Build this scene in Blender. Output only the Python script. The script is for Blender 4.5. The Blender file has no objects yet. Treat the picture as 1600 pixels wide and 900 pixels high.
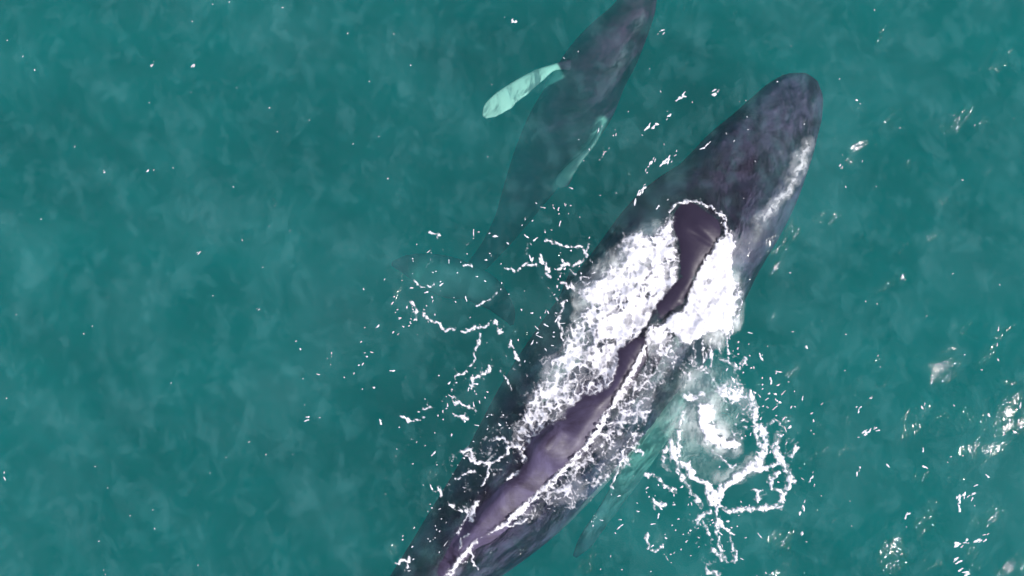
import bpy, bmesh, math, random
import numpy as np
from mathutils import Vector
from mathutils.bvhtree import BVHTree

random.seed(7)
S = bpy.context.scene
COL = S.collection
R = math.radians

# ------------------------------------------------------------------ camera, sky, sun, exposure
PPM = 90.0                       # photo pixels per metre at the sea surface
CAMH = 30.0                      # drone height in metres
cam_d = bpy.data.cameras.new('drone_camera')
cam = bpy.data.objects.new('drone_camera', cam_d); COL.objects.link(cam)
cam.location = (0, 0, CAMH)
cam_d.sensor_width = 36.0
cam_d.lens = 36.0 * CAMH / (1600 / PPM)
cam_d.clip_start = 0.1; cam_d.clip_end = 20000
S.camera = cam

SUN_EL = R(43); SUN_AZ = R(122)          # azimuth clockwise from +Y
sun_dir = Vector((math.sin(SUN_AZ) * math.cos(SUN_EL), math.cos(SUN_AZ) * math.cos(SUN_EL), math.sin(SUN_EL)))
sd = bpy.data.lights.new('sun', 'SUN'); sd.energy = 4.8; sd.angle = R(0.53); sd.color = (1.0, 0.955, 0.93)
sun = bpy.data.objects.new('sun', sd); COL.objects.link(sun)
sun.rotation_euler = (-sun_dir).to_track_quat('-Z', 'Y').to_euler()
sun.location = sun_dir * 60

W = bpy.data.worlds.new('World'); S.world = W; W.use_nodes = True
nt = W.node_tree; nt.nodes.clear()
def N(t, typ, **kw):
    n = t.nodes.new(typ)
    for k, v in kw.items():
        if k in ('ins',):
            for a, b in v.items(): n.inputs[a].default_value = b
        else: setattr(n, k, v)
    return n
sky = N(nt, 'ShaderNodeTexSky', sky_type='NISHITA', sun_disc=False, sun_elevation=SUN_EL, sun_rotation=SUN_AZ)
sky.air_density = 1.0; sky.dust_density = 1.0
tc = N(nt, 'ShaderNodeTexCoord')
cl = N(nt, 'ShaderNodeTexNoise', ins={'Scale': 11.0, 'Detail': 6, 'Roughness': 0.6})
ramp = N(nt, 'ShaderNodeValToRGB')
ramp.color_ramp.elements[0].position = 0.49; ramp.color_ramp.elements[1].position = 0.57
mx = N(nt, 'ShaderNodeMixRGB'); mx.inputs['Color2'].default_value = (13.0, 13.0, 14.5, 1)
bg = N(nt, 'ShaderNodeBackground'); bg.inputs['Strength'].default_value = 0.11
wo = N(nt, 'ShaderNodeOutputWorld')
L = nt.links.new
L(tc.outputs['Generated'], cl.inputs['Vector']); L(cl.outputs['Fac'], ramp.inputs['Fac'])
L(ramp.outputs['Color'], mx.inputs['Fac']); L(sky.outputs['Color'], mx.inputs['Color1'])
L(mx.outputs['Color'], bg.inputs['Color']); L(bg.outputs['Background'], wo.inputs['Surface'])

S.view_settings.view_transform = 'Standard'; S.view_settings.look = 'None'
S.view_settings.exposure = 0.0; S.view_settings.gamma = 1.0
S.view_settings.use_curve_mapping = False
S.cycles.max_bounces = 8; S.cycles.transparent_max_bounces = 16
S.cycles.volume_bounces = 2
S.cycles.use_denoising = True
S.cycles.caustics_reflective = False; S.cycles.caustics_refractive = False
S.cycles.sample_clamp_indirect = 4.0

# ------------------------------------------------------------------ helpers
def P(px, py, z=0.0):
    k = (CAMH - z) / CAMH
    return np.array([(px - 800) / PPM * k, (450 - py) / PPM * k])
def to_px(x, y, z=0.0):
    k = CAMH / (CAMH - z)
    return 800 + x * k * PPM, 450 - y * k * PPM
def smooth(a, b, x):
    t = np.clip((x - a) / (b - a), 0, 1); return t * t * (3 - 2 * t)
def _hash(ix, iy, seed):
    n = (ix.astype(np.int64) * 374761393 + iy.astype(np.int64) * 668265263 + seed * 1442695041) & 0xffffffff
    n = ((n ^ (n >> 13)) * 1274126177) & 0xffffffff
    n = ((n ^ (n >> 16)) * 2246822519) & 0xffffffff
    return ((n ^ (n >> 15)) & 0xffffff) / float(0x1000000)
def vnoise(x, y, seed=0):
    ix = np.floor(x); iy = np.floor(y); fx = x - ix; fy = y - iy
    ix = ix.astype(np.int64); iy = iy.astype(np.int64)
    def g(i, j):
        a = _hash(ix + i, iy + j, seed) * 2 * np.pi
        return np.cos(a) * (fx - i) + np.sin(a) * (fy - j)
    u = fx * fx * fx * (fx * (fx * 6 - 15) + 10); v = fy * fy * fy * (fy * (fy * 6 - 15) + 10)
    a = g(0, 0) * (1 - u) + g(1, 0) * u; b = g(0, 1) * (1 - u) + g(1, 1) * u
    return (a * (1 - v) + b * v) * 1.5
def fbm(x, y, oct=4, seed=0, gain=0.5):
    s = 0; a = 1; f = 1
    for o in range(oct):
        s = s + a * vnoise(x * f + 17.3 * o, y * f - 9.1 * o, seed + o * 31); a *= gain; f *= 2.03
    return s
def worley(x, y, seed=0):
    ix = np.floor(x).astype(np.int64); iy = np.floor(y).astype(np.int64)
    f1 = np.full(x.shape, 9.0); f2 = np.full(x.shape, 9.0)
    for i in (-1, 0, 1):
        for j in (-1, 0, 1):
            cx = ix + i + _hash(ix + i, iy + j, seed); cy = iy + j + _hash(ix + i, iy + j, seed + 77)
            d = np.hypot(cx - x, cy - y)
            nf1 = np.minimum(f1, d); f2 = np.minimum(f2, np.maximum(f1, d)); f1 = nf1
    return f1, f2
def waves(x, y):
    """sea surface height: wind ripples on a small swell, metres"""
    fade = 1 / (1 + (np.hypot(x, y) / 60.0) ** 2)
    a = 0.085 * fbm(x * 0.33 + 3, y * 0.55 - 2, 3, 5) + 0.03 * fbm(x * 1.1, y * 1.35, 3, 9)
    a = a + 0.006 * (1 - 2 * np.abs(fbm(x * 2.6 + 0.4 * y, y * 3.1, 3, 13)))
    return a * (0.25 + 0.75 * fade) - 0.02
def mesh_obj(name, verts, faces, mat, parent=None, smooth_sh=True):
    me = bpy.data.meshes.new(name)
    me.from_pydata(verts, [], faces)
    me.update()
    if smooth_sh: me.polygons.foreach_set('use_smooth', [True] * len(me.polygons))
    if mat: me.materials.append(mat)
    o = bpy.data.objects.new(name, me); COL.objects.link(o)
    if parent: o.parent = parent
    return o
def fast_grid_mesh(name, V, F, mat):
    me = bpy.data.meshes.new(name)
    me.vertices.add(len(V)); me.vertices.foreach_set('co', np.asarray(V, dtype=np.float32).ravel())
    n = len(F); me.loops.add(n * 4); me.polygons.add(n)
    me.loops.foreach_set('vertex_index', np.asarray(F, dtype=np.int32).ravel())
    me.polygons.foreach_set('loop_start', np.arange(0, n * 4, 4, dtype=np.int32))
    me.polygons.foreach_set('use_smooth', np.ones(n, dtype=bool))
    me.update(calc_edges=True); me.validate()
    me.materials.append(mat)
    o = bpy.data.objects.new(name, me); COL.objects.link(o)
    return o
def set_attr(me, name, arr):
    a = me.attributes.new(name, 'FLOAT', 'POINT'); a.data.foreach_set('value', np.asarray(arr, dtype=np.float32))
def new_mat(name):
    m = bpy.data.materials.new(name); m.use_nodes = True; m.node_tree.nodes.clear(); return m, m.node_tree

# ------------------------------------------------------------------ materials
def water_material():
    m, t = new_mat('sea_water'); l = t.links.new
    geo = N(t, 'ShaderNodeNewGeometry')
    # fine wind ripples as bump
    mp = N(t, 'ShaderNodeMapping'); mp.inputs['Scale'].default_value = (1.0, 0.75, 1.0); mp.inputs['Rotation'].default_value = (0, 0, R(-25))
    l(geo.outputs['Position'], mp.inputs['Vector'])
    n1 = N(t, 'ShaderNodeTexNoise', ins={'Scale': 2.2, 'Detail': 5, 'Roughness': 0.58, 'Distortion': 0.7})
    n2 = N(t, 'ShaderNodeTexNoise', ins={'Scale': 9.0, 'Detail': 4, 'Roughness': 0.6, 'Distortion': 0.5})
    l(mp.outputs['Vector'], n1.inputs['Vector']); l(mp.outputs['Vector'], n2.inputs['Vector'])
    vo = N(t, 'ShaderNodeTexNoise', noise_type='RIDGED_MULTIFRACTAL', ins={'Scale': 1.1, 'Detail': 4.0, 'Roughness': 0.5, 'Distortion': 0.4})
    l(mp.outputs['Vector'], vo.inputs['Vector'])
    b0 = N(t, 'ShaderNodeBump', ins={'Strength': 1.0, 'Distance': 0.022}); l(vo.outputs['Fac'], b0.inputs['Height'])
    b1 = N(t, 'ShaderNodeBump', ins={'Strength': 1.0, 'Distance': 0.040}); l(b0.outputs['Normal'], b1.inputs['Normal'])
    b2 = N(t, 'ShaderNodeBump', ins={'Strength': 1.0, 'Distance': 0.010})
    l(n1.outputs['Fac'], b1.inputs['Height']); l(n2.outputs['Fac'], b2.inputs['Height']); l(b1.outputs['Normal'], b2.inputs['Normal'])
    fr = N(t, 'ShaderNodeFresnel', ins={'IOR': 1.34}); l(b2.outputs['Normal'], fr.inputs['Normal'])
    tr = N(t, 'ShaderNodeBsdfTransparent'); tr.inputs['Color'].default_value = (1, 1, 1, 1)
    gl = N(t, 'ShaderNodeBsdfGlossy', ins={'Roughness': 0.06}); gl.inputs['Color'].default_value = (1, 1, 1, 1)
    l(b2.outputs['Normal'], gl.inputs['Normal'])
    # pale patches painting sky reflection and wave light into a diffuse surface tint
    n3 = N(t, 'ShaderNodeTexNoise', ins={'Scale': 0.55, 'Detail': 7, 'Roughness': 0.66, 'Distortion': 0.4})
    l(mp.outputs['Vector'], n3.inputs['Vector'])
    mr = N(t, 'ShaderNodeMapRange', ins={'From Min': 0.47, 'From Max': 0.72, 'To Min': 0.0, 'To Max': 0.075}); l(n3.outputs['Fac'], mr.inputs['Value'])
    df = N(t, 'ShaderNodeBsdfDiffuse'); df.inputs['Color'].default_value = (0.22, 0.55, 0.56, 1)
    n4 = N(t, 'ShaderNodeTexNoise', ins={'Scale': 2.6, 'Detail': 5, 'Roughness': 0.65, 'Distortion': 0.3}); l(mp.outputs['Vector'], n4.inputs['Vector'])
    mr4 = N(t, 'ShaderNodeMapRange', ins={'From Min': 0.5, 'From Max': 0.64, 'To Min': 0.0, 'To Max': 0.05}); l(n4.outputs['Fac'], mr4.inputs['Value'])
    sm = N(t, 'ShaderNodeMath', operation='ADD'); l(mr.outputs['Result'], sm.inputs[0]); l(mr4.outputs['Result'], sm.inputs[1])
    m1 = N(t, 'ShaderNodeMixShader'); l(sm.outputs[0], m1.inputs['Fac']); l(tr.outputs[0], m1.inputs[1]); l(df.outputs[0], m1.inputs[2])
    m2 = N(t, 'ShaderNodeMixShader'); l(fr.outputs['Fac'], m2.inputs['Fac']); l(m1.outputs[0], m2.inputs[1]); l(gl.outputs[0], m2.inputs[2])
    out = N(t, 'ShaderNodeOutputMaterial'); l(m2.outputs[0], out.inputs['Surface'])
    # the water body: scatters green-blue, swallows red
    D = 0.78
    sc = (0.009, 0.135, 0.138); ab = (0.44, 0.058, 0.062)
    vs = N(t, 'ShaderNodeVolumeScatter'); vs.inputs['Color'].default_value = (*sc, 1); vs.inputs['Density'].default_value = D
    vs.inputs['Anisotropy'].default_value = 0.0
    va = N(t, 'ShaderNodeVolumeAbsorption'); va.inputs['Color'].default_value = tuple(1 - a for a in ab) + (1,); va.inputs['Density'].default_value = D
    ad = N(t, 'ShaderNodeAddShader'); l(vs.outputs[0], ad.inputs[0]); l(va.outputs[0], ad.inputs[1])
    l(ad.outputs[0], out.inputs['Volume'])
    return m

def whale_material(name, dark, mid):
    m, t = new_mat(name); l = t.links.new
    tcn = N(t, 'ShaderNodeTexCoord')
    n1 = N(t, 'ShaderNodeTexNoise', ins={'Scale': 1.6, 'Detail': 8, 'Roughness': 0.65, 'Distortion': 0.6})
    l(tcn.outputs['Object'], n1.inputs['Vector'])
    r = N(t, 'ShaderNodeValToRGB'); r.color_ramp.elements[0].position = 0.38; r.color_ramp.elements[0].color = (*dark, 1)
    r.color_ramp.elements[1].position = 0.68; r.color_ramp.elements[1].color = (*mid, 1)
    l(n1.outputs['Fac'], r.inputs['Fac'])
    # thin pale scars along the body
    mp = N(t, 'ShaderNodeMapping'); mp.inputs['Rotation'].default_value = (0, 0, R(-52)); mp.inputs['Scale'].default_value = (1.1, 9.0, 1)
    l(tcn.outputs['Object'], mp.inputs['Vector'])
    n2 = N(t, 'ShaderNodeTexNoise', ins={'Scale': 1.7, 'Detail': 4, 'Roughness': 0.7}); l(mp.outputs['Vector'], n2.inputs['Vector'])
    r2 = N(t, 'ShaderNodeMapRange', ins={'From Min': 0.64, 'From Max': 0.74, 'To Min': 0.0, 'To Max': 0.35}); l(n2.outputs['Fac'], r2.inputs['Value'])
    mixs = N(t, 'ShaderNodeMixRGB'); l(r2.outputs['Result'], mixs.inputs['Fac']); l(r.outputs['Color'], mixs.inputs['Color1']); mixs.inputs['Color2'].default_value = (0.22, 0.19, 0.25, 1)
    # white markings from the skin's own 'pale' layer, broken up by mottling
    at = N(t, 'ShaderNodeAttribute', attribute_name='pale')
    n3 = N(t, 'ShaderNodeTexNoise', ins={'Scale': 5.0, 'Detail': 5, 'Roughness': 0.6}); l(tcn.outputs['Object'], n3.inputs['Vector'])
    ma = N(t, 'ShaderNodeMath', operation='MULTIPLY_ADD'); l(n3.outputs['Fac'], ma.inputs[0]); ma.inputs[1].default_value = 0.4
    sub = N(t, 'ShaderNodeMath', operation='SUBTRACT'); l(at.outputs['Fac'], sub.inputs[0]); sub.inputs[1].default_value = 0.2
    l(sub.outputs[0], ma.inputs[2])
    mr = N(t, 'ShaderNodeMapRange', ins={'From Min': 0.12, 'From Max': 0.75, 'To Min': 0.0, 'To Max': 1.0}); l(ma.outputs[0], mr.inputs['Value'])
    mg = N(t, 'ShaderNodeMath', operation='MULTIPLY'); l(mr.outputs['Result'], mg.inputs[0]); l(at.outputs['Fac'], mg.inputs[1])
    tn = N(t, 'ShaderNodeAttribute', attribute_name='hump_shade')  # shade on the hump, mixed into the skin colour
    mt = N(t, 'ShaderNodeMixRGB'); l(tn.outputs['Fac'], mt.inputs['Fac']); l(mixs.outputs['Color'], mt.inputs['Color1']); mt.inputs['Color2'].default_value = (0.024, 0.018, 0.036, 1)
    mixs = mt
    mixp = N(t, 'ShaderNodeMixRGB'); l(mg.outputs[0], mixp.inputs['Fac']); l(mixs.outputs['Color'], mixp.inputs['Color1']); mixp.inputs['Color2'].default_value = (0.60, 0.74, 0.62, 1)
    bs = N(t, 'ShaderNodeBsdfPrincipled'); l(mixp.outputs['Color'], bs.inputs['Base Color'])
    rr = N(t, 'ShaderNodeMapRange', ins={'From Min': 0.3, 'From Max': 0.7, 'To Min': 0.36, 'To Max': 0.5}); l(n3.outputs['Fac'], rr.inputs['Value'])
    l(rr.outputs['Result'], bs.inputs['Roughness'])
    bs.inputs['IOR'].default_value = 1.30
    bp = N(t, 'ShaderNodeBump', ins={'Strength': 0.3, 'Distance': 0.015}); l(n3.outputs['Fac'], bp.inputs['Height'])
    bp2 = N(t, 'ShaderNodeBump', ins={'Strength': 0.3, 'Distance': 0.01}); l(n2.outputs['Fac'], bp2.inputs['Height']); l(bp.outputs['Normal'], bp2.inputs['Normal'])
    l(bp2.outputs['Normal'], bs.inputs['Normal'])
    out = N(t, 'ShaderNodeOutputMaterial'); l(bs.outputs[0], out.inputs['Surface'])
    return m

def foam_material(name, color, bump):
    m, t = new_mat(name); l = t.links.new
    at = N(t, 'ShaderNodeAttribute', attribute_name='cover')
    geo = N(t, 'ShaderNodeNewGeometry')
    tr = N(t, 'ShaderNodeBsdfTransparent')
    bs = N(t, 'ShaderNodeBsdfPrincipled'); bs.inputs['Base Color'].default_value = (*color, 1); bs.inputs['Roughness'].default_value = 0.7
    n = N(t, 'ShaderNodeTexNoise', ins={'Scale': 26.0, 'Detail': 4, 'Roughness': 0.7}); l(geo.outputs['Position'], n.inputs['Vector'])
    bp = N(t, 'ShaderNodeBump', ins={'Strength': bump, 'Distance': 0.03}); l(n.outputs['Fac'], bp.inputs['Height']); l(bp.outputs['Normal'], bs.inputs['Normal'])
    mx = N(t, 'ShaderNodeMixShader'); l(at.outputs['Fac'], mx.inputs['Fac']); l(tr.outputs[0], mx.inputs[1]); l(bs.outputs[0], mx.inputs[2])
    out = N(t, 'ShaderNodeOutputMaterial'); l(mx.outputs[0], out.inputs['Surface'])
    return m

M_WATER = water_material()
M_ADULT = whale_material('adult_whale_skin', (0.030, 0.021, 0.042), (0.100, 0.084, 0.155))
M_CALF = whale_material('calf_skin', (0.055, 0.012, 0.035), (0.15, 0.045, 0.10))
M_FOAM = foam_material('sea_foam', (0.88, 0.86, 0.91), 0.35)
M_MILK = foam_material('bubble_cloud', (0.74, 0.90, 0.86), 0.0)

M_FROTH = foam_material('froth', (0.84, 0.87, 0.88), 0.0)

# ------------------------------------------------------------------ the sea: one closed body of water, waves on top
def axis_coords(a, b, step, far):
    c = list(np.arange(a, b + step * 0.5, step)); out = []; d = step; v = b
    while v < far: d *= 1.18; v += d; out.append(v)
    neg = []; d = step; v = a
    while v > -far: d *= 1.18; v -= d; neg.append(v)
    return np.array(neg[::-1] + c + out)
xs = axis_coords(-9.6, 9.6, 0.06, 3000); ys = axis_coords(-5.8, 5.8, 0.06, 3000)
X, Y = np.meshgrid(xs, ys)
Z = waves(X, Y)
nx, ny = len(xs), len(ys)
V = np.stack([X.ravel(), Y.ravel(), Z.ravel()], 1)
idx = np.arange(nx * ny).reshape(ny, nx)
F = np.stack([idx[:-1, :-1], idx[:-1, 1:], idx[1:, 1:], idx[1:, :-1]], -1).reshape(-1, 4)
# underside: same outline at 45 m depth, joined by side walls
loop = list(idx[0, :]) + list(idx[1:, -1]) + list(idx[-1, -2::-1]) + list(idx[-2:0:-1, 0])
low = V[loop].copy(); low[:, 2] = -45
nl = len(loop); base = len(V)
V2 = np.vstack([V, low, [[0, 0, -45]], ])
side = [(loop[i], base + i, base + (i + 1) % nl, loop[(i + 1) % nl]) for i in range(nl)]
me = bpy.data.meshes.new('water')
bm_faces = F.tolist() + [tuple(int(q) for q in f) for f in side] + [(int(base + (i + 1) % nl), int(base + i), int(base + nl)) for i in range(nl)]
me.from_pydata(V2.tolist(), [], bm_faces); me.update()
me.polygons.foreach_set('use_smooth', [True] * len(me.polygons)); me.materials.append(M_WATER)
water = bpy.data.objects.new('water', me); COL.objects.link(water); water['kind'] = 'structure'
# flat shading where the walls meet the surface
for p in me.polygons[len(F):]: p.use_smooth = False
# sandy bottom far below
sb_m, t = new_mat('sand'); l = t.links.new
bs = N(t, 'ShaderNodeBsdfPrincipled', ins={'Roughness': 0.9}); ns = N(t, 'ShaderNodeTexNoise', ins={'Scale': 0.2, 'Detail': 6})
rp = N(t, 'ShaderNodeValToRGB'); rp.color_ramp.elements[0].color = (0.16, 0.14, 0.1, 1); rp.color_ramp.elements[1].color = (0.34, 0.3, 0.22, 1)
l(ns.outputs['Fac'], rp.inputs['Fac']); l(rp.outputs['Color'], bs.inputs['Base Color'])
o_ = N(t, 'ShaderNodeOutputMaterial'); l(bs.outputs[0], o_.inputs['Surface'])
sbd = mesh_obj('seabed', [(-3200, -3200, -46), (3200, -3200, -46), (3200, 3200, -46), (-3200, 3200, -46)], [(0, 1, 2, 3)], sb_m)
sbd['kind'] = 'structure'

# ------------------------------------------------------------------ whales
def resample(pts, n):
    """smooth cubic (Catmull-Rom) through rows of pts, n samples by chord length"""
    pts = np.array(pts, float); d = np.r_[0, np.cumsum(np.hypot(*(np.diff(pts[:, :2], axis=0).T)))]
    t = np.linspace(0, d[-1], n); out = np.zeros((n, pts.shape[1]))
    m = np.gradient(pts, d, axis=0)
    k = np.clip(np.searchsorted(d, t, side='right') - 1, 0, len(d) - 2); h = (d[k + 1] - d[k]); u = (t - d[k]) / h
    h = h[:, None]; u = u[:, None]
    return (2*u**3-3*u**2+1) * pts[k] + (u**3-2*u**2+u) * h * m[k] + (-2*u**3+3*u**2) * pts[k+1] + (u**3-u**2) * h * m[k+1]

def whale_body(rows, nst, nseg, ridge=None, sq=2.3, flat=0.92, bumps=None):
    """rows: (px, py, full width px, z of the back). Rings of a lofted body; ridge raises the back above the water."""
    st = []
    for (px, py, w, zt) in rows:
        c = P(px, py, zt - w / PPM * 0.35); st.append((c[0], c[1], w / PPM, zt))
    r = resample(st, nst)
    c = r[:, :2]; w = np.maximum(r[:, 2], 0.02); zt = r[:, 3]
    tan = np.gradient(c, axis=0); tan /= np.linalg.norm(tan, axis=1)[:, None]
    lat = np.stack([-tan[:, 1], tan[:, 0]], 1)     # towards the whale's own left/right (+ = photo right)
    if lat[nst // 2, 0] < 0: lat = -lat
    # ring angles clustered on the back
    a = np.linspace(0, 2 * np.pi, nseg, endpoint=False)
    a = a + 0.0
    th = a - 0.42 * np.cos(a)                      # denser near pi/2
    cs, sn = np.cos(th), np.sin(th)
    ce = np.sign(cs) * np.abs(cs) ** (2 / sq); se = np.sign(sn) * np.abs(sn) ** (2 / sq)
    hw = w / 2; hh = hw * flat
    u = hw[:, None] * ce[None, :]
    z = (zt - hh)[:, None] + hh[:, None] * se[None, :]
    top = sn > 0.02
    if ridge is not None:
        z = ridge(c, lat, u, z, top)
    x = c[:, 0][:, None] + lat[:, 0][:, None] * u; y = c[:, 1][:, None] + lat[:, 1][:, None] * u
    if bumps is not None:
        for (bx, by, br, bh) in bumps:
            g = np.exp(-((x - bx) ** 2 + (y - by) ** 2) / br ** 2) * top[None, :]
            z = z + bh * g
    n1 = fbm(x * 1.3, y * 1.3, 3, 41) * 0.02
    z = z + n1 * top[None, :]
    V = np.stack([x, y, z], -1).reshape(-1, 3)
    F = []
    for i in range(nst - 1):
        for j in range(nseg):
            k = (j + 1) % nseg
            F.append((i * nseg + j, i * nseg + k, (i + 1) * nseg + k, (i + 1) * nseg + j))
    h = V[:nseg].mean(0) - np.append(tan[0], 0) * 0.03; tl = V[-nseg:].mean(0) + np.append(tan[-1], 0) * 0.03
    V = np.vstack([V, h, tl]); a0 = len(V) - 2
    for j in range(nseg):
        k = (j + 1) % nseg
        F.append((a0, k, j)); F.append((a0 + 1, (nst - 1) * nseg + j, (nst - 1) * nseg + k))
    return V.tolist(), F, (c, lat, w, zt)

def blade(rows, n=60, m=28, knobs=0.0, tilt=0.0, seed=1):
    """fin or fluke: rows (px, py, z, chord px, thickness m)"""
    st = [(*P(px, py, z), z, cw / PPM, th) for (px, py, z, cw, th) in rows]
    r = resample(st, n); c = r[:, :3]; cw = np.maximum(r[:, 3], 0.02); th = np.maximum(r[:, 4], 0.012)
    tan = np.gradient(c, axis=0); tan[:, 2] = 0; tan /= np.linalg.norm(tan, axis=1)[:, None]
    lat = np.stack([-tan[:, 1], tan[:, 0]], 1)
    s = np.linspace(0, 1, n)
    kn = 1 + knobs * np.maximum(0, np.sin(s * 34 + seed)) * s
    V = []
    for i in range(n):
        for j in range(m):
            a = 2 * math.pi * j / m
            e = math.cos(a); f = math.sin(a)
            e = math.copysign(abs(e) ** 0.9, e)
            q = e * cw[i] / 2 * (kn[i] if e > 0 else 1)
            V.append((c[i, 0] + lat[i, 0] * q, c[i, 1] + lat[i, 1] * q, c[i, 2] + f * th[i] / 2 + tilt * q))
    F = [(i * m + j, i * m + (j + 1) % m, (i + 1) * m + (j + 1) % m, (i + 1) * m + j) for i in range(n - 1) for j in range(m)]
    F.append(tuple(range(m))[::-1]); F.append(tuple((n - 1) * m + j for j in range(m)))
    return V, F

def fix_normals(o):
    bm = bmesh.new(); bm.from_mesh(o.data); bmesh.ops.recalc_face_normals(bm, faces=bm.faces); bm.to_mesh(o.data); bm.free()

def weld_whale(name, body, fins, mat):
    """one continuous skin: the fins are united with the body"""
    o = mesh_obj(name, body[0], body[1], mat); fix_normals(o)
    fo = []
    for k, f in enumerate(fins):
        g = mesh_obj('fin_tmp', f[0], f[1], mat); fix_normals(g); fo.append(g)
        md = o.modifiers.new('u%d' % k, 'BOOLEAN'); md.operation = 'UNION'; md.object = g; md.solver = 'EXACT'
    dg = bpy.context.evaluated_depsgraph_get()
    me = bpy.data.meshes.new_from_object(o.evaluated_get(dg))
    o.modifiers.clear(); old = o.data; o.data = me; me.name = name; bpy.data.meshes.remove(old)
    for g in fo:
        d = g.data; bpy.data.objects.remove(g); bpy.data.meshes.remove(d)
    me.polygons.foreach_set('use_smooth', [True] * len(me.polygons))
    return o

def seg_dist(x, y, pts):
    d = np.full(np.shape(x), 1e9); tpar = np.zeros(np.shape(x)); n = len(pts) - 1
    for i in range(n):
        ax, ay = pts[i][:2]; bx, by = pts[i + 1][:2]; dx, dy = bx - ax, by - ay; L2 = dx * dx + dy * dy + 1e-9
        t = np.clip(((x - ax) * dx + (y - ay) * dy) / L2, 0, 1); q = np.hypot(x - ax - t * dx, y - ay - t * dy)
        better = q < d; d = np.where(better, q, d); tpar = np.where(better, (i + t) / n, tpar)
    return d, tpar

# exposed back of the adult, traced at the water line (photo pixels)
RID_L = [(1066,322),(1052,342),(1050,356),(1056,378),(1059,404),(1060,432),(1040,454),(1025,472),(1012,497),(993,524),(963,546),(962,576),(955,600),(933,614),(912,614),(893,634),(882,655),(866,658),(846,668),(829,682),(820,698),(820,722),(806,740),(787,757),(765,782),(748,803),(733,827),(712,860),(688,900)]
RID_R = [(1066,322),(1085,320),(1108,330),(1128,347),(1124,370),(1108,398),(1094,424),(1080,456),(1069,478),(1040,494),(1014,512),(1010,531),(997,561),(978,595),(962,622),(946,642),(930,668),(915,690),(898,712),(873,735),(847,763),(813,790),(787,817),(765,834),(738,850),(716,874),(694,903)]
RID_C = [(1066,322,.05),(1088,345,.13),(1090,400,.14),(1052,458,.12),(1004,505,.10),(976,560,.11),(946,615,.13),(905,648,.17),(867,668,.30),(843,696,.38),(832,720,.25),(792,762,.17),(752,803,.15),(722,848,.12),(692,898,.10),(690,902,-.06)]

def poly_sd(x, y, poly):
    """signed distance (px), positive inside"""
    d, _ = seg_dist(x, y, list(poly) + [poly[0]])
    ins = np.zeros(x.shape, bool); n = len(poly); j = n - 1
    for i in range(n):
        xi, yi = poly[i]; xj, yj = poly[j]
        c = ((yi > y) != (yj > y)) & (x < (xj - xi) * (y - yi) / (yj - yi + 1e-12) + xi); ins ^= c; j = i
    return np.where(ins, d, -d)
RIDGE_POLY = RID_L + RID_R[::-1][:-1]

def adult_ridge(c, lat, u, z, top):
    x = c[:, 0][:, None] + lat[:, 0][:, None] * u; y = c[:, 1][:, None] + lat[:, 1][:, None] * u
    k = CAMH / (CAMH - 0.08)
    px = 800 + x * k * PPM; py = 450 - y * k * PPM
    sd = poly_sd(px, py, RIDGE_POLY) / PPM
    dc, tc_ = seg_dist(px, py, RID_C); dc = dc / PPM
    A = np.interp(tc_, np.linspace(0, 1, len(RID_C)), [p[2] for p in RID_C])
    A = np.maximum(A, 0.05)
    ins = np.maximum(sd, 0)
    t = ins / (ins + np.sqrt(dc ** 2 + .03 ** 2))
    pw = np.interp(tc_, [0, .2, .44, .5, .65, .75, 1], [4.0, 3.5, 2.2, 1.0, 1.0, 1.4, 1.6])
    inside = A * (1 - (1 - t) ** pw)
    dip = 0.5 * np.maximum(-sd, 0) + 1.3 * np.maximum(-sd - 0.25, 0)
    rz = np.where(sd > 0, inside, -dip)
    kk = 0.03
    sm = kk * np.logaddexp(z / kk, np.maximum(rz, z - 1) / kk)
    sm = np.where(z > rz + 0.3, z, sm)
    # soften the raised skin, but leave the dorsal fin its edge
    dl = sm - z; b = dl.copy()
    for _ in range(14):
        b[1:-1] = .25 * b[:-2] + .5 * b[1:-1] + .25 * b[2:]
        b = .25 * np.roll(b, 1, 1) + .5 * b + .25 * np.roll(b, -1, 1)
    fin, _t = seg_dist(px, py, [(866,666),(843,694),(832,718),(792,762),(752,803),(720,848)])
    keep = (1 - smooth(10, 26, fin))
    out = np.clip(sd, -.05, .05) / .05
    sm = z + keep * dl + (1 - keep) * b
    sm = np.where(sd > 0, np.maximum(sm, .08 * smooth(0, .16, sd)), sm)
    return np.where(top[None, :], sm, z)

adult_rows = [(1267,121,26,-.50),(1260,131,60,-.40),(1246,151,94,-.32),(1226,183,122,-.25),(1204,219,148,-.20),(1181,253,172,-.17),(1138,316,200,-.16),
    (1085,376,236,-.20),(1030,458,252,-.26),(962,550,252,-.30),(888,650,240,-.32),(803,766,200,-.36),(716,862,148,-.36),(646,936,104,-.40),(588,1004,80,-.48),(540,1065,64,-.6),(508,1112,54,-.8),(490,1140,30,-.95)]
tub = []
for row, (off, n0) in enumerate([(-0.33, 7), (0.0, 9), (0.33, 7), (-0.16, 4), (0.17, 4)]):
    for i in range(n0):
        s = 0.1 + 0.8 * i / n0
        px = 1262 + (1130 - 1262) * s; py = 125 + (318 - 125) * s; wd = 80 + 110 * s
        p = P(px + off * wd * 0.8 + random.uniform(-4, 4), py + off * wd * 0.6 + random.uniform(-4, 4), -0.2)
        tub.append((p[0], p[1], 0.05, 0.035))
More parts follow.
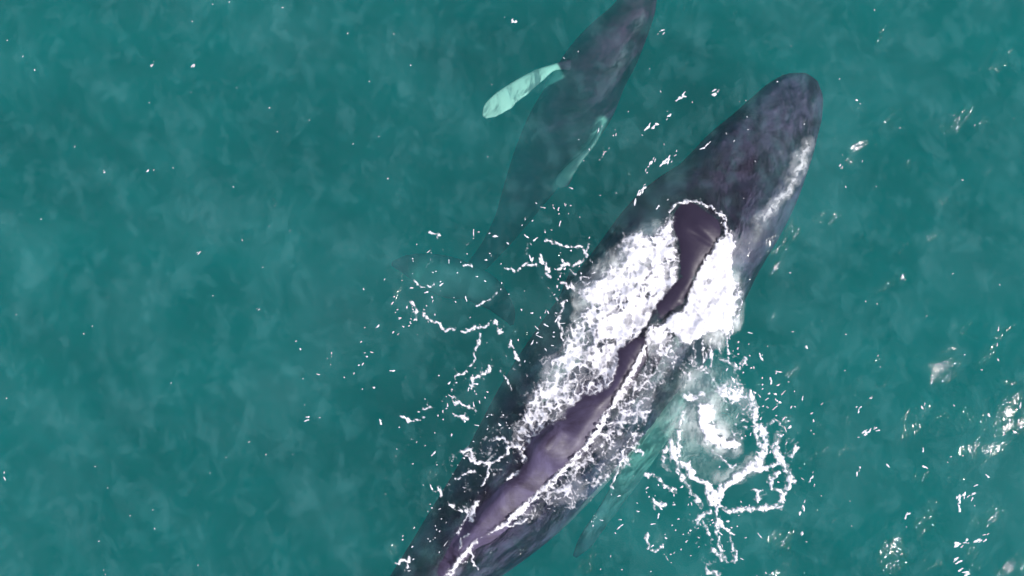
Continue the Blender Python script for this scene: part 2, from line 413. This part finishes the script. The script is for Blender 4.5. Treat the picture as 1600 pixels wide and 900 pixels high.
# splash guard and the two blowholes on the front hump
for (px, py, r_, h_) in [(1092,352,.10,.05),(1100,358,.07,.03),(1086,364,.045,-.05),(1099,370,.045,-.05)]:
    p = P(px, py, .2); tub.append((p[0], p[1], r_, h_))
body = whale_body(adult_rows, 460, 220, adult_ridge, 3.2, 0.9, tub)
fins = [
    blade([(1060,530,-1.3,60,.34),(1064,580,-1.45,60,.28),(1048,630,-1.6,54,.22),(1016,692,-1.8,46,.18),(980,750,-2.0,38,.14),(944,804,-2.2,30,.10),(912,850,-2.1,24,.06),(898,870,-2.2,8,.03)], knobs=.10, tilt=-.55),
    blade([(930,440,-1.5,90,.34),(905,500,-1.9,92,.28),(860,600,-2.4,86,.2),(800,690,-2.9,62,.14),(760,740,-3.2,20,.05)], knobs=.10, seed=2),
    blade([(512,1104,-.95,110,.22),(450,1110,-.95,120,.16),(385,1085,-.95,95,.10),(320,1040,-.9,50,.06),(290,1010,-.9,12,.02)]),
    blade([(506,1108,-.95,110,.22),(560,1150,-.95,120,.16),(590,1200,-.95,95,.10),(610,1260,-.9,50,.06),(612,1290,-.9,12,.02)]),
]
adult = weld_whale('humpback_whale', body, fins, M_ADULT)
adult['label'] = 'large dark humpback whale surfacing in the white foam, its ridged back out of the water'
adult['category'] = 'whale'; adult['group'] = 'humpback whales'

calf_rows = [(1012,-32,20,-1.1),(1007,-20,42,-1.05),(1000,-2,58,-1.05),(985,28,74,-1.05),(958,68,100,-1.15),(928,112,114,-1.25),(905,158,122,-1.45),(873,208,118,-1.8),(845,255,100,-2.2),(818,305,76,-2.6),(795,348,54,-2.95),(770,385,40,-3.1),(742,418,30,-3.1),(722,438,22,-3.1)]
calf_body = whale_body(calf_rows, 150, 110, None, 2.2, 0.9, [(*P(800,345,-2.5), .14, .14), (*P(1003,20,-1.4), .1, .03)])
calf_fins = [
    blade([(905,104,-1.6,30,.16),(884,102,-1.4,16,.13),(866,105,-1.25,11,.11),(846,115,-1.15,19,.10),(822,131,-1.1,27,.08),(799,147,-1.08,31,.07),(778,163,-1.06,32,.05),(764,174,-1.06,23,.04),(757,183,-1.06,8,.02)], knobs=.16),
    blade([(915,170,-2.0,30,.14),(938,196,-1.7,9,.16),(928,222,-1.6,8,.2),(908,246,-1.6,10,.2),(890,266,-1.65,18,.14),(878,284,-1.7,22,.08),(872,292,-1.7,8,.03)], knobs=.1, tilt=.5),
    blade([(738,440,-3.1,56,.12),(712,436,-3.0,70,.1),(672,424,-3.0,62,.07),(636,414,-3.05,36,.05),(612,412,-3.1,8,.02)]),
    blade([(730,440,-3.1,56,.12),(752,450,-3.05,58,.1),(778,470,-3.05,44,.06),(796,496,-3.1,22,.04),(800,508,-3.1,6,.02)]),
]
calf = weld_whale('humpback_calf', calf_body, calf_fins, M_CALF)
calf['label'] = 'small humpback calf fully under water with a bright pale flipper, beside the big whale'
calf['category'] = 'whale calf'; calf['group'] = 'humpback whales'

def paint_pale(o, fn, fn2=None):
    me = o.data; n = len(me.vertices); co = np.zeros(n * 3, dtype=np.float32); me.vertices.foreach_get('co', co); co = co.reshape(-1, 3)
    k = CAMH / (CAMH - co[:, 2]); px = 800 + co[:, 0] * k * PPM; py = 450 - co[:, 1] * k * PPM
    set_attr(me, 'pale', fn(px, py, co[:, 2]))
    if fn2: set_attr(me, 'hump_shade', fn2(px, py, co[:, 2]))
def adult_pale(px, py, z):
    d, t = seg_dist(px, py, [(1075,560),(1062,620),(1028,690),(986,755),(944,812),(905,862),(890,880)])
    fin = (z < -0.72) * (1 - smooth(40, 54, d)) * smooth(0.0, .2, t) * (.75 - 0.5 * smooth(.2, .9, t))
    c = np.interp(py, [300, 520], [1130, 1000])
    return fin
def calf_pale(px, py, z):
    d, t = seg_dist(px, py, [(876,100),(866,105),(846,115),(822,131),(799,147),(778,163),(752,184)])
    a = (1 - smooth(20, 24, d)) * smooth(0.0, .10, t)
    d, t = seg_dist(px, py, [(940,190),(928,222),(908,246),(890,266),(872,292)])
    b = (1 - smooth(6, 15, d)) * 0.65
    d, t = seg_dist(px, py, [(745,445),(690,436),(668,430)])
    c = (1 - smooth(14, 50, d)) * 0.6
    return np.maximum(np.maximum(a, b), c * (z < -1.5))
def adult_hump_shade(px, py, z):
    # shade of the wet hump painted dark into the skin, back to mid body
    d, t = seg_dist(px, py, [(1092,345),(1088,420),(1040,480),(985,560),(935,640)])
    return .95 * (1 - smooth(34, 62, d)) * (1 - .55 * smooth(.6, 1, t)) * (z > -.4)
paint_pale(adult, adult_pale, adult_hump_shade); paint_pale(calf, calf_pale)

# ------------------------------------------------------------------ foam
def bvh_of(o):
    me = o.data; return BVHTree.FromPolygons([tuple(v.co) for v in me.vertices], [tuple(p.vertices) for p in me.polygons])
BV = bvh_of(adult)

class Field:
    """foam painted on the sea in plan (pixel units of 1/90 m)"""
    def __init__(s, x0, y0, x1, y1, step):
        s.xs = np.arange(x0, x1, step); s.ys = np.arange(y0, y1, step); s.X, s.Y = np.meshgrid(s.xs, s.ys)
        s.D = np.zeros(s.X.shape)
        w = 7; s.wx = s.X + w * fbm(s.X / 26, s.Y / 26, 4, 101); s.wy = s.Y + w * fbm(s.X / 26, s.Y / 26, 4, 202)
        s.fx = s.X + 3.2 * fbm(s.X / 9, s.Y / 9, 3, 301); s.fy = s.Y + 3.2 * fbm(s.X / 9, s.Y / 9, 3, 302)
    def poly(s, p, amp, soft=14):
        sd = poly_sd(s.wx, s.wy, p); s.D = np.maximum(s.D, amp * smooth(-soft, soft, sd))
    def blob(s, x, y, r, amp, soft=0.6):
        d = np.hypot(s.wx - x, s.wy - y); s.D = np.maximum(s.D, amp * (1 - smooth(r * (1 - soft), r * (1 + soft), d)))
    def line(s, pts, r, amp=1.2, taper=0.0, fine=True):
        xx, yy = (s.fx, s.fy) if fine else (s.wx, s.wy)
        d, t = seg_dist(xx, yy, pts); rr = r * (1 - taper * t)
        nz = fbm(s.X / 7, s.Y / 7, 3, 401)
        rr = rr * .78
        s.D = np.maximum(s.D, amp * (1 - smooth(rr * 0.2, rr * 1.6, d)) * np.clip(1.0 + .5 * nz, .5, 1.1))
        s.D = np.maximum(s.D, .36 * (1 - smooth(rr, rr + 9, d)))

def build_foam(name, fld, cover, height, mat, zoff=0.006, drape=True, thr=0.03, cut=True):
    if cut:
        sd = poly_sd(fld.X + 1.5 * vnoise(fld.X / 6, fld.Y / 6, 5), fld.Y, RIDGE_POLY); cover = cover * (1 - smooth(-1.0, 4.5, sd + 2.2 * fbm(fld.X / 8, fld.Y / 8, 3, 6)))
    keepv = cover > thr
    kf = keepv[:-1, :-1] | keepv[:-1, 1:] | keepv[1:, :-1] | keepv[1:, 1:]
    used = np.zeros(keepv.shape, bool)
    used[:-1, :-1] |= kf; used[:-1, 1:] |= kf; used[1:, :-1] |= kf; used[1:, 1:] |= kf
    wx = (fld.X - 800) / PPM; wy = (450 - fld.Y) / PPM
    z = waves(wx, wy)
    ids = np.full(keepv.shape, -1, dtype=np.int64); uy, ux = np.nonzero(used); ids[uy, ux] = np.arange(len(uy))
    vx, vy, vz = wx[uy, ux], wy[uy, ux], z[uy, ux]
    if drape:
        hit = np.full(len(vx), -9.0)
        dn = Vector((0, 0, -1))
        for i in range(len(vx)):
            r = BV.ray_cast(Vector((vx[i], vy[i], 3.0)), dn, 3.2)
            if r[0] is not None: hit[i] = r[0].z
        vz = np.maximum(vz, hit)
    vz = vz + zoff + height[uy, ux]
    V = np.stack([vx, vy, vz], 1)
    fy, fx = np.nonzero(kf)
    F = np.stack([ids[fy, fx], ids[fy + 1, fx], ids[fy + 1, fx + 1], ids[fy, fx + 1]], 1)
    o = fast_grid_mesh(name, V, F, mat)
    c = cover[uy, ux]; set_attr(o.data, 'cover', c)
    o['kind'] = 'stuff'
    return o

def lace(X, Y, cell, seed, width):
    wx = X + cell * 0.45 * fbm(X / cell / 1.2, Y / cell / 1.2, 3, seed); wy = Y + cell * 0.45 * fbm(X / cell / 1.2, Y / cell / 1.2, 3, seed + 7)
    f1, f2 = worley(wx / cell, wy / cell, seed); return 1 - smooth(0.0, width, f2 - f1)

def foam_cover(fld, seed, lw=0.30, soft=0.6, veil=0.0, vein=0.0, hole=0.0):
    X, Y, D = fld.X, fld.Y, fld.D
    l1 = lace(X, Y, 29, seed, lw); l2 = lace(X, Y, 13, seed + 3, lw * 1.2)
    n = fbm(X / 30, Y / 30, 4, seed + 5); fine = fbm(X / 5, Y / 5, 3, seed + 9)
    net = np.maximum(l1, 0.75 * l2)
    fine2 = fbm(X / 2.6, Y / 2.6, 2, seed + 12)
    v = D * 1.42 + 0.62 * net + 0.35 * n + (0.38 * fine + 0.14 * fine2) * (1 - 0.75 * smooth(.6, 1.0, D)) - 1.12
    v = v * (D > 0.02)
    c = smooth(0.0, soft, v)
    veil_n = np.clip(0.55 + 0.9 * fbm(X / 38, Y / 38, 4, seed + 21), 0, 1)
    c = np.maximum(c, veil * smooth(0.38, 0.8, D) * veil_n)
    veins = lace(X, Y, 17, seed + 30, .55); c = c * (1 - vein * (1 - veins) * smooth(-.5, .4, n + .2 - (D - 1)))
    c = c * (1 - hole * smooth(.05, .55, fbm(X / 15 + 4, Y / 15, 4, seed + 41)))
    # patchy thin spots even where dense
    thin = smooth(0.25, 0.75, fbm(X / 17, Y / 17, 3, seed + 15) + 0.1)
    c = c * (1 - 0.35 * thin * (D < 1.1))
    return np.clip(c, 0, 0.97)

# --- churned wash on the left flank
LW = [(1052,326),(1036,346),(1012,362),(985,388),(962,402),(938,424),(912,440),(916,470),(896,492),(884,520),(868,545),(848,566),(838,596),(822,618),(812,650),(800,676),(792,694),(812,706),(836,690),(866,664),(900,640),(935,622),(968,600),(975,560),(1000,530),(1030,490),(1066,440),(1064,380),(1060,340)]
f = Field(700, 300, 1080, 760, 1.15)
f.poly(LW, 0.92, 14)
f.poly([(1052,335),(1030,358),(1000,378),(965,408),(925,440),(920,470),(905,500),(935,540),(990,545),(1030,490),(1064,440),(1060,390)], 1.15, 12)
f.blob(915, 560, 26, .85); f.blob(945, 590, 22, .95); f.blob(868, 625, 26, .85); f.blob(850, 655, 20, .9); f.blob(1000, 395, 32, 1.3); f.blob(935, 455, 26, 1.25)
f.line([(800,760),(772,725),(700,712)], 3, .0)
for pts, r in [([(866,664),(838,680),(822,700),(812,698),(797,692)], 6), ([(797,692),(790,712),(765,724),(742,722),(722,706)], 4.0), ([(812,700),(822,722),(828,730)], 5),
               ([(797,692),(786,684),(768,686)], 3.5), ([(765,724),(762,745),(752,760)], 3), ([(742,722),(735,700),(726,704)], 3.5), ([(828,730),(800,742),(790,752)], 4)]:
    f.line(pts, r, 1.3)
f.poly([(800,640),(770,640),(745,660),(730,700),(735,740),(780,752),(820,730),(815,690)], 0.40, 16)
cov = foam_cover(f, 11, soft=.8, veil=.25, vein=.35, hole=.55)
hgt = 0.05 * smooth(.3, 1.2, f.D) + (0.06 * fbm(f.X / 34, f.Y / 34, 3, 61) + 0.010 * lace(f.X, f.Y, 24, 71, .8)) * smooth(.2, 1.0, f.D)
hgt = np.maximum(hgt, 0) * smooth(0, .6, cov)
o = build_foam('foam', f, cov, hgt, M_FOAM)
o['label'] = 'thick white churned foam along the left flank of the large whale'; o['category'] = 'foam'

# --- foam on the right flank: dense block near the shoulder, then a lacy strip down to the tail
f = Field(660, 300, 1185, 905, 1.15)
f.poly([(1142,360),(1120,374),(1098,398),(1086,428),(1072,460),(1066,484),(1040,498),(1020,512),(1050,524),(1075,540),(1105,520),(1140,525),(1150,490),(1156,450),(1146,420),(1150,385)], 1.25, 9)
f.poly([(1040,495),(1014,512),(1010,535),(985,590),(950,645),(918,694),(880,735),(830,785),(800,812),(830,815),(880,800),(940,770),(975,735),(1000,700),(1010,660),(1030,620),(1060,570),(1075,545)], 0.64, 12)
f.line([(1016,512),(1010,535),(997,565),(978,598),(950,645),(918,695),(893,722),(862,752),(820,790),(790,818),(745,838),(700,898)], 8, 1.2)
f.line([(1005,600),(975,640),(945,690),(900,735),(860,762)], 20, .72, fine=False)
f.blob(968, 612, 17, .95); f.blob(975, 650, 16, .9); f.blob(1030, 520, 22, .9); f.blob(880, 765, 14, .95); f.blob(1000, 525, 12, .9)
f.line([(1131,350),(1140,372),(1132,385)], 6, 1.3)
for pts, r in [([(985,686),(975,700),(968,730),(955,760)], 3), ([(975,695),(1000,705),(1005,712)], 3), ([(735,832),(720,845),(718,870)], 3), ([(775,815),(800,822),(822,812)], 3.5),
               ([(1046,330),(1056,319),(1070,315),(1088,315),(1112,324),(1134,343)], 3.4), ([(735,850),(738,880),(748,890)], 2.2), ([(1150,440),(1158,470),(1150,500),(1140,530)], 3)]:
    f.line(pts, r, 1.2)
cov = foam_cover(f, 23, soft=.75, veil=.2, vein=.3, hole=.35)
hgt = 0.05 * smooth(.4, 1.2, f.D) + (0.05 * fbm(f.X / 30, f.Y / 30, 3, 63) + 0.010 * lace(f.X, f.Y, 22, 73, .8)) * smooth(.2, 1.0, f.D)
hgt = np.maximum(hgt, 0) * smooth(0, .6, cov)
o = build_foam('foam', f, cov, hgt, M_FOAM)
o['label'] = 'white foam strip along the right flank of the large whale, solid at the shoulder and lacy toward the tail'; o['category'] = 'foam'

# --- swirl of foam thrown up over the right flipper
f = Field(985, 520, 1290, 905, 1.15)
f.line([(1104,640),(1102,655),(1110,672),(1118,688),(1134,697),(1150,694)], 16, 1.7, taper=.65, fine=False)
f.blob(1104, 648, 14, 1.5, .5)
f.line([(1095,610),(1082,625),(1068,618)], 9, .95, fine=False)
f.line([(1078,560),(1090,575),(1110,580),(1120,600)], 7, .85)
f.poly([(1115,590),(1145,590),(1170,605),(1182,625),(1180,660),(1165,665),(1150,640),(1130,630),(1112,612)], .78, 10)
f.line([(1172,610),(1180,640),(1178,665),(1186,690)], 7, 1.0)
f.poly([(1150,662),(1170,665),(1172,682),(1155,690),(1146,678)], .6, 7)
f.line([(1068,645),(1062,668),(1060,695),(1062,720)], 4, 1.1)
f.line([(1048,690),(1060,715),(1072,728),(1100,755),(1118,780)], 8, 1.25, fine=False)
f.line([(1052,700),(1062,740),(1082,770),(1096,790)], 6, .95)
f.line([(1120,784),(1130,764),(1150,748),(1180,728)], 10, 1.4, fine=False)
f.line([(1180,728),(1190,712),(1196,690),(1190,668)], 11, 1.0)
f.line([(1186,735),(1215,725),(1222,720)], 6, 1.05); f.line([(1222,720),(1232,738),(1238,752),(1226,768),(1220,790)], 9, 1.1)
f.line([(1218,738),(1204,748),(1206,762),(1222,770)], 6, 1.15)
f.line([(1122,790),(1140,798),(1170,796),(1200,794),(1220,788)], 6, 1.15)
f.line([(1122,790),(1118,808),(1130,822),(1148,836)], 5, 1.15, taper=.4)
f.line([(1118,808),(1122,840),(1125,862),(1135,874)], 5, .95); f.line([(1110,800),(1092,806),(1090,815)], 6, 1.05); f.line([(1100,815),(1108,835)], 3.5, 1.0)
f.line([(1112,858),(1128,872)], 7, .95); f.line([(1150,860),(1148,876)], 6, .9); f.line([(1140,838),(1146,858)], 3.5, 1.0); f.line([(1105,893),(1125,898)], 7, .9)
f.line([(1183,765),(1185,786)], 3, 1.1); f.line([(1178,765),(1194,768)], 2.5, 1.1)
f.line([(1112,703),(1130,718),(1142,730),(1155,728)], 3, 1.0)
f.line([(1216,680),(1212,700),(1218,716)], 10, .95); f.line([(1200,665),(1210,655),(1225,668)], 3.5, .95); f.line([(1236,712),(1246,700)], 5, 1.0)
f.poly([(1180,635),(1200,640),(1235,665),(1250,700),(1240,720),(1215,720),(1195,690)], .40, 12)
f.poly([(1060,545),(1125,540),(1150,560),(1175,600),(1165,620),(1100,600),(1060,610)], .42, 14)
f.line([(1122,556),(1140,568),(1150,572)], 4, .95); f.line([(1165,560),(1158,575)], 6, .75)
for i in range(5): f.line([(1085+i*13, 528+3*(i%2)), (1086+i*13, 560+6*(i%3))], 3, .9)
f.line([(1010,742),(1025,745),(1040,760),(1056,768)], 4, 1.0); f.line([(1022,782),(1030,792),(1038,788)], 4, 1.1); f.line([(1010,835),(1012,858),(1028,860),(1036,852)], 3.5, 1.05)
f.line([(1040,700),(1036,725),(1045,735)], 7, .8); f.poly([(1030,660),(1062,640),(1066,720),(1035,735)], .34, 12)
f.poly([(1050,800),(1100,790),(1140,850),(1150,890),(1090,900),(1080,850)], .36, 18)
f.poly([(1225,690),(1262,720),(1262,790),(1240,800)], .22, 12)
cov = foam_cover(f, 37, .26, soft=.85, veil=.2)
hgt = 0.03 * smooth(.4, 1.3, f.D) + 0.02 * fbm(f.X / 14, f.Y / 14, 3, 65) * smooth(.4, 1.0, f.D)
hgt = np.maximum(hgt, 0) * smooth(0, .6, cov)
o = build_foam('foam', f, cov, hgt, M_FOAM, drape=False)
o['label'] = 'swirling ring of white foam over the right flipper of the large whale'; o['category'] = 'foam'

# --- thin broken foam lines between calf tail and the large whale
f = Field(470, 320, 960, 900, 1.3)
for pts, r in [([(642,470),(650,485),(650,500)], 3.5), ([(660,486),(668,500),(684,504),(694,516),(712,513)], 4.2), ([(722,518),(742,512)], 4), ([(748,512),(766,508),(776,502),(782,520)], 4.5),
     ([(752,522),(744,545),(740,570),(728,580),(712,590),(708,610)], 2.8), ([(735,592),(755,586),(766,575)], 3), ([(738,592),(738,606)], 3), ([(851,374),(866,380),(890,386),(910,385),(918,400)], 3), 
     ([(790,418),(808,424),(818,414),(838,414)], 3), ([(843,400),(850,412),(858,430)], 5.5), ([(745,478),(765,468),(778,457)], 3), ([(797,535),(804,552),(810,562)], 2.6), ([(797,534),(797,540)], 4.5),
     ([(920,380),(915,405),(895,415),(880,408)], 3.5), ([(878,440),(895,450),(905,460)], 5), ([(725,413),(738,415)], 2.6), ([(672,364),(688,368)], 3), ([(648,440),(660,448),(680,446)], 2.4),
     ([(780,580),(792,590),(798,612)], 2.5), ([(708,618),(722,632),(742,640)], 3.2), ([(706,622),(712,630)], 4), ([(712,650),(730,652)], 4), ([(628,650),(640,658),(662,654)], 2.2),
     ([(662,640),(674,636)], 3), ([(882,470),(872,500),(880,530)], 4), ([(720,705),(735,710),(745,722)], 3.5), ([(712,748),(726,742),(740,735)], 3), ([(684,760),(690,775)], 4),
     ([(698,786),(710,794),(722,800)], 2.2), ([(620,880),(640,872),(635,890)], 4.5), ([(728,800),(745,785),(736,812)], 5), ([(715,833),(725,815),(740,790)], 2.8), ([(872,420),(885,412),(900,430)], 3)]:
    f.line(pts, r, 1.05)
f.poly([(780,360),(850,350),(930,385),(940,420),(900,470),(880,520),(850,540),(870,470),(830,430),(760,420)], .22, 16)
f.poly([(870,410),(930,400),(912,450),(890,500),(860,500)], .38, 12)
f.poly([(660,340),(700,350),(780,400),(860,345),(870,360),(800,440),(660,420)], .17, 12)
f.poly([(690,560),(850,540),(810,640),(720,700),(690,640)], .24, 20)
f.poly([(690,680),(790,700),(760,800),(700,820),(660,760)], .30, 20)
f.poly([(600,640),(690,620),(660,780),(610,900),(590,890)], .14, 14)
f.poly([(610,460),(660,460),(700,520),(620,520)], .2, 12)
cov = foam_cover(f, 51, .2, soft=.75)
o = build_foam('foam', f, cov, 0.01 * smooth(0, .6, cov), M_FOAM, drape=True)
o['label'] = 'thin broken foam lines drifting between the calf tail and the large whale'; o['category'] = 'foam'

# --- white water breaking along the right lip of the large whale's head
f = Field(980, 200, 1290, 360, 1.2)
f.line([(1262,222),(1250,262),(1238,286),(1222,306),(1200,328),(1188,344)], 9, .6, fine=False)
f.line([(1262,225),(1256,245),(1244,275)], 4, .9); f.line([(1240,280),(1228,300),(1212,312)], 4, .95); f.line([(1210,315),(1192,342)], 2.5, .8)
cov = foam_cover(f, 67, .3) * .3 + .62 * smooth(.1, .8, f.D) * np.clip(.7 + .7 * fbm(f.X / 14, f.Y / 14, 4, 68), 0, 1)
cov = np.clip(cov, 0, .9)
cov = cov * .8
o = build_foam('foam', f, cov, 0.008 * smooth(0, .6, cov), M_FROTH, drape=False)
o['label'] = 'narrow pale foam streak along the right lip of the large whale head'; o['category'] = 'foam'

# --- milky bubble clouds just under the surface
f = Field(780, 300, 1260, 800, 3.0)
f.blob(1098, 640, 46, .8, .8); f.blob(1112, 600, 30, .5, .8); f.blob(1085, 690, 40, .45, .9); f.blob(1130, 660, 26, .5, .7); f.blob(1100, 720, 34, .22, .9)
f.line([(1040,370),(985,415),(940,450)], 22, .6, fine=False); f.line([(940,450),(925,500),(890,570),(850,640)], 20, .45, fine=False)
f.line([(1140,440),(1130,500)], 26, .8, fine=False); f.line([(1050,530),(1000,620)], 16, .2, fine=False)
cov = np.clip(f.D * (0.85 + 0.5 * fbm(f.X / 25, f.Y / 25, 3, 91)), 0, .85)
o = build_foam('bubble_cloud', f, cov, np.zeros_like(cov), M_MILK, zoff=-0.22, drape=False, thr=0.02, cut=False)
o['label'] = 'milky clouds of fine bubbles just under the surface round the large whale'; o['category'] = 'bubbles'

# --- pale froth hanging in the top few centimetres, at the soft outer edge of the wash and round the splash
f = Field(800, 300, 1220, 760, 2.4)
f.line([(1020,365),(985,395),(945,432),(918,455)], 22, .85, fine=False); f.line([(918,455),(905,495)], 12, .4, fine=False)
f.line([(1104,625),(1102,650),(1112,678),(1135,694)], 26, .8, fine=False); f.blob(1085, 600, 20, .5, .8); f.blob(1075, 660, 26, .4, .9)
f.line([(1146,440),(1142,500),(1120,530)], 16, .7, fine=False); f.line([(1025,530),(1000,575)], 14, .6, fine=False)
f.blob(1130, 758, 16, .5, .8); f.line([(1150,745),(1180,725)], 14, .6, fine=False)
cov = np.clip(f.D * (0.95 + 0.45 * fbm(f.X / 22, f.Y / 22, 4, 95)), 0, .85)
o = build_foam('bubble_cloud', f, cov, np.zeros_like(cov), M_FROTH, zoff=-0.035, drape=False, thr=0.02, cut=False)
o['label'] = 'soft white froth at the outer edges of the wash beside the large whale'; o['category'] = 'bubbles'

# --- scattered flecks of foam, and sun glints modelled as white flecks, over the open sea
VF, FF, CV = [], [], []
def fleck(px, py, l_, w_, ang):
    k = P(px, py, .02); n = 11; base = len(VF); ca, sa = math.cos(ang), math.sin(ang)
    ph = random.random() * 9
    ring = []
    for i in range(n):
        a = 2 * math.pi * i / n; rr = 1 + .35 * math.sin(2 * a + ph) + .25 * math.sin(3 * a + 2 * ph) + .2 * math.sin(5 * a + 3 * ph)
        ex, ey = l_ * rr * math.cos(a), w_ * rr * math.sin(a)
        ring.append((k[0] + (ex * ca - ey * sa) / PPM, k[1] + (ex * sa + ey * ca) / PPM))
    zc = float(waves(np.array([k[0]]), np.array([k[1]]))[0])
    zz = waves(np.array([r[0] for r in ring]), np.array([r[1] for r in ring]))
    VF.append((k[0], k[1], zc + .02)); CV.append(1.0)
    for r, z_ in zip(ring, zz): VF.append((r[0], r[1], float(z_) + .006)); CV.append(.9)
    for i in range(n): FF.append((base, base + 1 + i, base + 1 + (i + 1) % n))
def streak(x0, y0, x1, y1, n, s=1.6, jit=2.5):
    for i in range(n):
        t = random.random(); ang = math.atan2(-(y1 - y0), x1 - x0) + random.uniform(-.5, .5)
        q = random.uniform(.35, 1.0) ** 1.3 * (.75 if x0 < 620 else 1)
        fleck(x0 + (x1 - x0) * t + random.gauss(0, jit), y0 + (y1 - y0) * t + random.gauss(0, jit), s * 2.2 * q, s * .85 * q, ang)
for a in [(1054,160,1072,148,9,2.6),(1040,186,1046,182,3,2),(1020,196,1030,190,4,2),(1008,204,1014,200,3,2),(1036,258,1056,240,9,2.2),(1010,268,1030,240,8,1.8),(990,318,1012,282,10,2.2),(1098,232,1108,222,4,2.2),
          (1108,148,1136,132,6,1.8),(1028,326,1042,312,5,1.6),(1315,262,1322,252,4,1.6),(1338,686,1362,672,10,2.0),(1366,670,1376,662,3,1.4),(1345,728,1346,742,3,1.8),(1496,792,1504,770,9,2.6),
          (1516,778,1530,762,7,2.2),(1492,856,1512,846,8,2.2),(1524,848,1542,836,8,2.4),(1493,876,1500,870,4,2.2),(1412,810,1418,804,3,2),(1506,896,1516,894,4,2),(1268,760,1272,735,5,1.8),
          (1256,762,1254,800,5,1.8),(1250,835,1258,826,3,1.6),(300,105,304,98,3,2.0),(232,106,239,94,3,1.6),(160,270,164,266,2,2),(232,266,236,260,2,1.8),(310,396,312,392,2,2),(800,34,804,30,3,1.8),(1030,52,1038,48,4,1.6),
          (590,655,592,658,2,2.6),(476,655,480,652,2,2.2),(514,558,520,575,3,1.5),(560,545,582,552,4,1.6),(428,310,430,326,3,1.3),(404,488,408,480,2,1.4),(1204,590,1206,602,3,2),(1190,560,1184,545,3,1.6),
          (5,740,9,750,2,2),(1340,640,1344,632,3,1.4),(940,196,930,210,4,1.4),(930,250,952,232,6,1.5),(960,208,964,200,3,1.4),(1338,158,1344,158,2,2.0),(1352,625,1368,618,3,1.4),(1440,700,1442,704,1,1.6),(1258,542,1260,544,1,3),
          (1545,745,1548,748,1,2),(1546,650,1547,652,1,2.2),(1595,632,1594,640,3,1.8),(1488,632,1490,634,1,2.6),(1442,630,1442,636,2,1.8),(1588,674,1590,676,1,2.4),(1448,728,1449,729,1,2),(1384,730,1385,731,1,2),(1560,512,1562,570,3,1.5)]:
    streak(*a)
for i in range(170):       # sparse dots everywhere, more in the wake
    fleck(random.uniform(-40, 1640), random.uniform(-30, 930), random.uniform(.6, 1.5), random.uniform(.4, .9), random.uniform(0, 3.1))
def wake(cx, cy, sx, sy, n, rot=0):
    for i in range(int(n * .55)):
        a, b = random.gauss(0, sx), random.gauss(0, sy)
        fleck(cx + a * math.cos(rot) - b * math.sin(rot), cy + a * math.sin(rot) + b * math.cos(rot), random.uniform(.7, 1.2) + random.random() ** 4 * 4, random.uniform(.5, 1.5), random.uniform(0, 3.1))
wake(700, 420, 60, 40, 55); wake(880, 430, 30, 40, 70); wake(860, 520, 40, 30, 50); wake(720, 640, 50, 40, 80); wake(1200, 660, 40, 40, 110); wake(1090, 830, 50, 40, 120)
wake(670, 820, 30, 60, 60); wake(1000, 790, 50, 30, 45); wake(640, 490, 20, 20, 40); wake(830, 350, 40, 15, 40, -.5); wake(530, 580, 30, 20, 14); wake(1170, 560, 25, 30, 35)
me = bpy.data.meshes.new('foam_glint_flecks'); me.from_pydata(VF, [], FF); me.update()
me.polygons.foreach_set('use_smooth', [True] * len(me.polygons)); set_attr(me, 'cover', CV); me.materials.append(M_FOAM)
o = bpy.data.objects.new('foam_glint_flecks', me); COL.objects.link(o)
o['kind'] = 'stuff'; o['label'] = 'tiny white flecks standing for foam and sun glints, scattered over the open green sea'; o['category'] = 'foam flecks'
